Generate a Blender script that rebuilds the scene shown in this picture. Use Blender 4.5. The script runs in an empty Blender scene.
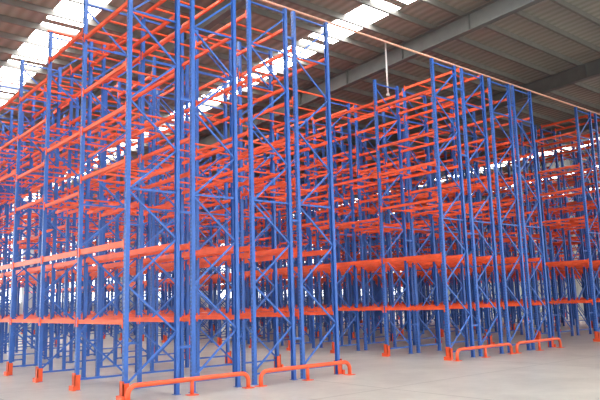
import bpy, math, random
from mathutils import Vector, Matrix
random.seed(7)
sc=bpy.context.scene
sc.view_settings.view_transform='Standard'
BAY=2.35; D=1.16; H=8.82

# ---------------- materials ----------------
def newmat(name):
    m=bpy.data.materials.new(name); m.use_nodes=True
    nt=m.node_tree; b=nt.nodes['Principled BSDF']
    return m,nt,b
def paint(name,col,rough=.4,var=.12,scale=3.0,slots=False):
    m,nt,b=newmat(name)
    tc=nt.nodes.new('ShaderNodeTexCoord'); n=nt.nodes.new('ShaderNodeTexNoise')
    n.inputs['Scale'].default_value=scale; n.inputs['Detail'].default_value=4
    r=nt.nodes.new('ShaderNodeValToRGB')
    r.color_ramp.elements[0].position=.3; r.color_ramp.elements[1].position=.7
    r.color_ramp.elements[0].color=tuple(c*(1-var) for c in col)+(1,)
    r.color_ramp.elements[1].color=tuple(min(1,c*(1+var)) for c in col)+(1,)
    nt.links.new(tc.outputs['Object'],n.inputs['Vector']); nt.links.new(n.outputs['Fac'],r.inputs['Fac'])
    out=r.outputs['Color']
    if slots:
        # punched slots: two columns on the web face of the upright
        def mt(op,a,bv=None,c=None):
            k=nt.nodes.new('ShaderNodeMath'); k.operation=op
            for i,v in enumerate((a,bv,c)):
                if v is None: continue
                if isinstance(v,(int,float)): k.inputs[i].default_value=v
                else: nt.links.new(v,k.inputs[i])
            return k.outputs[0]
        sp=nt.nodes.new('ShaderNodeSeparateXYZ'); nt.links.new(tc.outputs['Object'],sp.inputs[0])
        sn=nt.nodes.new('ShaderNodeSeparateXYZ'); nt.links.new(tc.outputs['Normal'],sn.inputs[0])
        zf=mt('LESS_THAN',mt('FLOORED_MODULO',sp.outputs[2],.08),.04)
        ym=mt('ABSOLUTE',mt('SUBTRACT',mt('FLOORED_MODULO',mt('ADD',sp.outputs[1],BAY/2),BAY),BAY/2))
        yf=mt('MULTIPLY',mt('GREATER_THAN',ym,.013),mt('LESS_THAN',ym,.026))
        nf=mt('GREATER_THAN',mt('ABSOLUTE',sn.outputs[0]),.9)
        k=mt('MULTIPLY',mt('MULTIPLY',zf,yf),nf)
        mx=nt.nodes.new('ShaderNodeMix'); mx.data_type='RGBA'
        nt.links.new(k,mx.inputs[0]); nt.links.new(out,mx.inputs[6]); mx.inputs[7].default_value=(.01,.02,.05,1)
        out=mx.outputs[2]
    nt.links.new(out,b.inputs['Base Color'])
    b.inputs['Roughness'].default_value=rough
    return m
M_BLUE=paint('blue_powder_coat',(.036,.135,.50),.35,slots=True)
M_ORANGE=paint('orange_powder_coat',(.86,.105,.03),.4)
M_GUARD=paint('orange_guard_paint',(.86,.12,.04),.4)
M_STEEL=paint('grey_structural_steel',(.115,.12,.115),.6)
M_PURLIN=paint('galvanised_purlin',(.17,.165,.15),.55)
M_TIE=paint('beige_pipe_paint',(.75,.42,.3),.5)
M_WHITE=paint('white_pipe_paint',(.75,.75,.73),.5)

def corrugated(name,c1,c2,axis,period):
    m,nt,b=newmat(name)
    tc=nt.nodes.new('ShaderNodeTexCoord'); w=nt.nodes.new('ShaderNodeTexWave')
    w.bands_direction=axis; w.inputs['Scale'].default_value=6.2832/20/period*1.0
    w.inputs['Distortion'].default_value=0
    r=nt.nodes.new('ShaderNodeValToRGB'); r.color_ramp.elements[0].color=c1+(1,); r.color_ramp.elements[1].color=c2+(1,)
    bu=nt.nodes.new('ShaderNodeBump'); bu.inputs['Strength'].default_value=.5; bu.inputs['Distance'].default_value=.04
    nt.links.new(tc.outputs['Object'],w.inputs['Vector']); nt.links.new(w.outputs['Fac'],r.inputs['Fac'])
    nt.links.new(w.outputs['Fac'],bu.inputs['Height']); nt.links.new(bu.outputs['Normal'],b.inputs['Normal'])
    nt.links.new(r.outputs['Color'],b.inputs['Base Color']); b.inputs['Roughness'].default_value=.55
    return m
M_ROOF=corrugated('corrugated_roof_sheet',(.23,.222,.185),(.31,.30,.26),'X',.35)
M_WALLX=corrugated('corrugated_wall_sheet',(.66,.70,.68),(.76,.79,.76),'X',.3)
M_WALLY=corrugated('corrugated_wall_sheet_b',(.66,.70,.68),(.76,.79,.76),'Y',.3)

def emis(name,col,s):
    m,nt,b=newmat(name)
    b.inputs['Base Color'].default_value=(.8,.8,.8,1)
    b.inputs['Emission Color'].default_value=col+(1,); b.inputs['Emission Strength'].default_value=s
    return m
M_SKY=emis('translucent_skylight_sheet',(1,1,.98),17.0)
M_WIN_GLOW=emis('added_window_glow',(.95,1,1),4.0)  # glow for the windows added on the back wall

# floor
M_FLOOR,nt,b=newmat('polished_concrete')
tc=nt.nodes.new('ShaderNodeTexCoord')
n=nt.nodes.new('ShaderNodeTexNoise'); n.inputs['Scale'].default_value=.6; n.inputs['Detail'].default_value=9; n.inputs['Roughness'].default_value=.72
r=nt.nodes.new('ShaderNodeValToRGB'); r.color_ramp.elements[0].position=.32; r.color_ramp.elements[1].position=.68
r.color_ramp.elements[0].color=(.37,.36,.32,1); r.color_ramp.elements[1].color=(.56,.55,.49,1)
br=nt.nodes.new('ShaderNodeTexBrick'); br.inputs['Scale'].default_value=1; br.offset=0
br.inputs['Brick Width'].default_value=5.8; br.inputs['Row Height'].default_value=5.8; br.inputs['Mortar Size'].default_value=.02
br.inputs['Color1'].default_value=(1,1,1,1); br.inputs['Color2'].default_value=(.95,.95,.95,1); br.inputs['Mortar'].default_value=(.55,.55,.52,1)
mp=nt.nodes.new('ShaderNodeMapping'); mp.inputs['Location'].default_value=(1.5,2.6,0)
nt.links.new(tc.outputs['Object'],mp.inputs[0])
mx=nt.nodes.new('ShaderNodeMix'); mx.data_type='RGBA'; mx.blend_type='MULTIPLY'; mx.inputs[0].default_value=1
nt.links.new(tc.outputs['Object'],n.inputs['Vector']); nt.links.new(mp.outputs[0],br.inputs['Vector'])
nt.links.new(n.outputs['Fac'],r.inputs['Fac'])
nt.links.new(r.outputs['Color'],mx.inputs[6]); nt.links.new(br.outputs['Color'],mx.inputs[7])
nt.links.new(mx.outputs[2],b.inputs['Base Color']); b.inputs['Roughness'].default_value=.3

# ---------------- mesh builder ----------------
class MB:
    def __init__(s): s.v=[];s.f=[];s.m=[];s.sm=[]
    def add(s,vs,fs,mi,smooth=False):
        o=len(s.v); s.v+= [tuple(p) for p in vs]
        for f in fs: s.f.append([o+i for i in f]); s.m.append(mi); s.sm.append(smooth)
    def box(s,x0,x1,y0,y1,z0,z1,mi):
        vs=[(x,y,z) for x in(x0,x1) for y in(y0,y1) for z in(z0,z1)]
        s.add(vs,[(0,1,3,2),(4,6,7,5),(0,4,5,1),(2,3,7,6),(0,2,6,4),(1,5,7,3)],mi)
    def bar(s,a,b,w,h,mi):
        a=Vector(a);b=Vector(b);d=(b-a).normalized()
        ref=Vector((0,0,1)) if abs(d.z)<.95 else Vector((0,1,0))
        u=d.cross(ref).normalized(); t=u.cross(d).normalized()
        vs=[]
        for p in(a,b):
            for i,j in((-1,-1),(1,-1),(1,1),(-1,1)): vs.append(p+u*(i*w/2)+t*(j*h/2))
        s.add(vs,[(0,1,2,3),(7,6,5,4),(0,4,5,1),(1,5,6,2),(2,6,7,3),(3,7,4,0)],mi)
    def prism(s,prof,z0,z1,mi):
        n=len(prof)
        vs=[(x,y,z0) for x,y in prof]+[(x,y,z1) for x,y in prof]
        fs=[(i,(i+1)%n,n+(i+1)%n,n+i) for i in range(n)]
        s.add(vs,fs+[tuple(range(n))[::-1],tuple(range(n,2*n))],mi)
    def tube(s,pts,r,mi,n=12):
        pts=[Vector(p) for p in pts]; vs=[];fs=[]
        prev=None
        for k,p in enumerate(pts):
            d=(pts[min(k+1,len(pts)-1)]-pts[max(k-1,0)]).normalized()
            if prev is None:
                ref=Vector((0,1,0)) if abs(d.y)<.9 else Vector((1,0,0))
                u=d.cross(ref).normalized()
            else: u=(prev-d*prev.dot(d)).normalized()
            prev=u; t=d.cross(u)
            for i in range(n):
                a=2*math.pi*i/n; vs.append(p+u*math.cos(a)*r+t*math.sin(a)*r)
        for k in range(len(pts)-1):
            for i in range(n):
                j=(i+1)%n; fs.append((k*n+i,k*n+j,(k+1)*n+j,(k+1)*n+i))
        fs.append(tuple(range(n))[::-1]); fs.append(tuple((len(pts)-1)*n+i for i in range(n)))
        s.add(vs,fs,mi,True)
    def mesh(s,name,mats):
        me=bpy.data.meshes.new(name); me.from_pydata(s.v,[],s.f)
        for m in mats: me.materials.append(m)
        for p,mi,sm in zip(me.polygons,s.m,s.sm): p.material_index=mi; p.use_smooth=sm
        me.update(); return me
def obj(name,me,loc=(0,0,0)):
    o=bpy.data.objects.new(name,me); o.location=loc; sc.collection.objects.link(o); return o

# ---------------- pallet rack ----------------
def cprof(x0,side,y):
    w=.043;d=.08;t=.007;l=.014;X=lambda a:x0+side*a
    p=[(X(0),y-w),(X(d),y-w),(X(d),y-w+l),(X(d-t),y-w+l),(X(d-t),y-w+t),(X(t),y-w+t),
       (X(t),y+w-t),(X(d-t),y+w-t),(X(d-t),y+w-l),(X(d),y+w-l),(X(d),y+w),(X(0),y+w)]
    return p if side>0 else p[::-1]
def rack_mesh(name,nb,seed,levels,gl,gr):
    rnd=random.Random(seed); m=MB()
    for k in range(nb+1):
        y=k*BAY
        for side,x0 in((1,0),(-1,D)):
            m.prism(cprof(x0,side,y),.006,H,0)
            xa,xb=sorted((x0-side*.02,x0+side*.11))
            m.box(xa,xb,y-.07,y+.07,0,.008,0)           # base plate
            if (side==1 and gl) or (side==-1 and gr):    # aisle-side upright protector
                xo=x0-side*.035; xi=x0-side*.012
                a,bb=sorted((xo,xi)); m.box(a,bb,y-.075,y+.075,.008,.36,1)
                a,bb=sorted((xo,x0+side*.09))
                m.box(a,bb,y-.075,y-.055,.008,.32,1); m.box(a,bb,y+.055,y+.075,.008,.32,1)
                a,bb=sorted((x0-side*.08,x0-side*.02)); m.box(a,bb,y-.12,y+.12,.0,.1,1)
        xl,xr=.05,D-.05
        m.bar((xl,y,.22),(xr,y,.22),.03,.04,0); m.bar((xl,y,H-.12),(xr,y,H-.12),.03,.04,0)
        z=.28; n=0; step=.92
        while z+step<H-.1:
            a,c=(xl,xr) if (n+k)%2==0 else (xr,xl)
            m.bar((a,y,z),(c,y,z+step),.028,.038,0)
            z+=step; n+=1
            if n%4==0: m.bar((xl,y,z+.03),(xr,y,z+.03),.028,.038,0)
    for b_ in range(nb):
        y0=b_*BAY+.046; y1=(b_+1)*BAY-.046
        for li,z in enumerate(levels):
            if li>1:
                if rnd.random()<.12: continue
                zz=z+rnd.choice((0,0,-.25,-.1,.2,.35))
            else: zz=z
            hh=(.085,.12)[li] if li<2 else .075
            for x in(.012,D-.057):
                dz=0 if li<2 else rnd.choice((0,0,.0,.1))
                zc=zz+dz
                m.box(x,x+.045,y0,y1,zc-hh/2,zc+hh/2,1)
                xi=x+.045 if x<.5 else x-.012
                m.box(xi,xi+.012,y0,y1,zc-hh/2,zc+hh/2-.03,1)
                for ye in(y0-.012,y1-.03):
                    xo=x-.02 if x<.5 else x+.045
                    m.box(xo,xo+.02,ye,ye+.042,zc-.11,zc+.09,1)
            if li>1:
                for q in (.2,.5,.8):
                    yy=y0+(y1-y0)*q
                    m.bar((.06,yy,zz+.02),(D-.06,yy,zz+.02),.045,.03,1)
    return m.mesh(name,[M_BLUE,M_ORANGE])
LV=[[1.43,2.92,4.25,5.45,6.65,7.85],[1.43,2.92,4.4,5.7,6.9,8.3],[1.43,2.92,4.1,5.2,6.3,7.4,8.45]]
NB=16
cache={}
def RV(i,gl,gr):
    if (i,gl,gr) not in cache:
        cache[(i,gl,gr)]=rack_mesh('pallet_rack_mesh_%d'%len(cache),NB,11+i,LV[i],gl,gr)
    return cache[(i,gl,gr)]
blocks=[[0,1.44,2.95,4.3],[9.65,11.1,12.6,13.95],[18.3,19.85,21.4,22.9],[27.4,28.95,30.5,32.0],[36.6,38.1,39.6,41.1]]
i=0
for bl in blocks:
    for j,x in enumerate(bl):
        obj('pallet_rack',RV((i*2+(i//4))%3,j==0,j==3),(x,0,0)); i+=1

# ties across the rack tops
m=MB()
for k in range(0,NB+1,2):
    z=H+.03
    m.bar((-.05,k*BAY,z),(42.4,k*BAY,z),.05,.04,0 if k else 1)
obj('rack_top_tie',m.mesh('rack_top_tie_mesh',[M_ORANGE,M_TIE]))
# spacers between back-to-back racks
m=MB()
for bl in blocks:
    for a,c in ((bl[0],bl[1]),(bl[2],bl[3])):
        for k in range(NB+1):
            for z in (.9,3.6,6.0,8.1):
                m.bar((a+D+.001,k*BAY,z),(c-.001,k*BAY,z),.04,.05,0)
obj('rack_row_spacer',m.mesh('rack_row_spacer_mesh',[M_BLUE]))

# ---------------- end guards ----------------
def guard_mesh(L):
    m=MB(); h=.30; r=.045; R=.16; y=0
    pts=[(0,y,0.01)]
    pts+=[(0,y,h-R)]
    for i in range(1,7):
        a=math.pi/2*i/6; pts.append((R-R*math.cos(a),y,h-R+R*math.sin(a)))
    for i in range(0,7):
        a=math.pi/2*i/6; pts.append((L-R+R*math.sin(a),y,h-R+R*math.cos(a)))
    pts.append((L,y,.01))
    m.tube(pts,r,0,14)
    m.tube([(L/2,y,.01),(L/2,y,h-.01)],r*.85,0,14)
    for x in(0,L/2,L): m.box(x-.1,x+.1,-.09,.09,0,.015,0)
    return m.mesh('rack_end_guard_mesh',[M_GUARD])
for x0,x1 in((-.05,2.6),(2.92,5.5),(9.6,12.25),(12.55,15.1),(18.25,21.15),(21.4,24.2)):
    obj('rack_end_guard',guard_mesh(x1-x0),(x0,-.32,0))

# ---------------- building shell ----------------
X0,X1,Y0,Y1=-26,62,-24,41
SL=.04; RH=11.2
def rz(y): return RH-SL*y
m=MB(); m.box(X0,X1,Y0,Y1,-.2,0,0); obj('floor',m.mesh('floor_mesh',[M_FLOOR]))
sky=[-21.7,-13.9,-6.0,1.7,9.6,33.5,41.3,49.1]; SW=.6
def slab(m,x0,x1,y0,y1,dz,t,mi):
    vs=[(x,y,rz(y)+dz+zz) for x in(x0,x1) for y in(y0,y1) for zz in(0,t)]
    m.add(vs,[(0,1,3,2),(4,6,7,5),(0,4,5,1),(2,3,7,6),(0,2,6,4),(1,5,7,3)],mi)
m=MB(); e=[X0]
for s in sky: e+=[s-SW,s+SW]
e.append(X1)
for i in range(0,len(e),2): slab(m,e[i],e[i+1],Y0,Y1,0,.05,0)
for s in sky:
    y=Y0
    while y<Y1:
        slab(m,s-SW,s+SW,y,y+.3,0,.05,0); y+=3.6
obj('ceiling',m.mesh('ceiling_mesh',[M_ROOF]))
for s in sky:
    m=MB(); y=Y0
    while y<Y1:
        slab(m,s-SW,s+SW,y+.3,min(y+3.6,Y1),.0,.03,0); y+=3.6
    obj('skylight_panel',m.mesh('skylight_panel_mesh',[M_SKY]))
# purlins
m=MB(); y=Y0+.5
while y<Y1:
    z=rz(y)
    m.box(X0,X1,y-.015,y+.015,z-.2,z-.005,0)
    m.box(X0,X1,y,y+.07,z-.2,z-.19,0)
    y+=1.2
obj('roof_purlins',m.mesh('roof_purlins_mesh',[M_PURLIN]))
# rafters
for xr in(-17.6,-10.1,-2.5,4.8,12.1,20.0,27.6,35.1,42.7,50.2):
    m=MB()
    slab(m,xr-.12,xr+.12,Y0,Y1,-.23,.02,0); slab(m,xr-.12,xr+.12,Y0,Y1,-.82,.025,0); slab(m,xr-.012,xr+.012,Y0,Y1,-.8,.58,0)
    yy=Y0+1
    while yy<Y1-1:
        m.box(xr-.11,xr+.11,yy-.008,yy+.008,rz(yy)-.8,rz(yy)-.22,0); yy+=2.9
    obj('roof_rafter',m.mesh('roof_rafter_mesh',[M_STEEL]))
# walls
m=MB(); m.box(X0,X1,Y1,Y1+.2,0,rz(Y1)+.1,0); obj('wall_back',m.mesh('wall_back_mesh',[M_WALLX]))
m=MB(); m.box(X1,X1+.2,Y0,Y1,0,rz(Y0),0); obj('wall_right',m.mesh('wall_right_mesh',[M_WALLY]))
m=MB(); m.box(X0-.2,X0,Y0,Y1,0,rz(Y0),0); obj('wall_left',m.mesh('wall_left_mesh',[M_WALLY]))
wi=1
for x in range(-20,60,8):  # invented glowing windows, added so the far background between racks reads bright
    m=MB(); m.box(x,x+6.5,Y1-.05,Y1-.01,2.2,7.5,0)
    for q in range(0,5): m.box(x+q*1.625-.04,x+q*1.625+.04,Y1-.09,Y1-.05,2.2,7.5,1)
    for z in(2.2,4.85,7.5): m.box(x-.04,x+6.54,Y1-.09,Y1-.05,z-.04,z+.04,1)
    obj('added_glow_window_%d'%wi,m.mesh('added_glow_window_mesh',[M_WIN_GLOW,M_WHITE])); wi+=1

# sprinkler drop pipe hanging from roof
m=MB(); m.tube([(11.6,3.5,rz(3.5)-.1),(11.6,3.5,8.98)],.03,0)
m.tube([(11.6,3.5,9.01),(11.6,3.5,8.94)],.06,0)
obj('roof_drop_pipe',m.mesh('roof_drop_pipe_mesh',[M_WHITE]))

# ---------------- light ----------------
w=bpy.data.worlds.new('World'); sc.world=w; w.use_nodes=True
w.node_tree.nodes['Background'].inputs['Color'].default_value=(1,.98,.95,1)
w.node_tree.nodes['Background'].inputs['Strength'].default_value=2.3

# ---------------- camera ----------------
yaw=math.radians(40); p=math.radians(8.9); roll=math.radians(1.6)
hx,hy=math.sin(yaw),math.cos(yaw)
f=Vector((hx*math.cos(p),hy*math.cos(p),math.sin(p))); r0=Vector((hy,-hx,0)); u0=r0.cross(f)
r=r0*math.cos(roll)-u0*math.sin(roll); u=u0*math.cos(roll)+r0*math.sin(roll)
cam=bpy.data.cameras.new('camera'); co=bpy.data.objects.new('camera',cam); sc.collection.objects.link(co)
cam.sensor_width=36; cam.lens=39; cam.clip_end=300
M=Matrix((r,u,-f)).transposed().to_4x4(); M.translation=Vector((-5.38,-11.65,1.72))
co.matrix_world=M; sc.camera=co
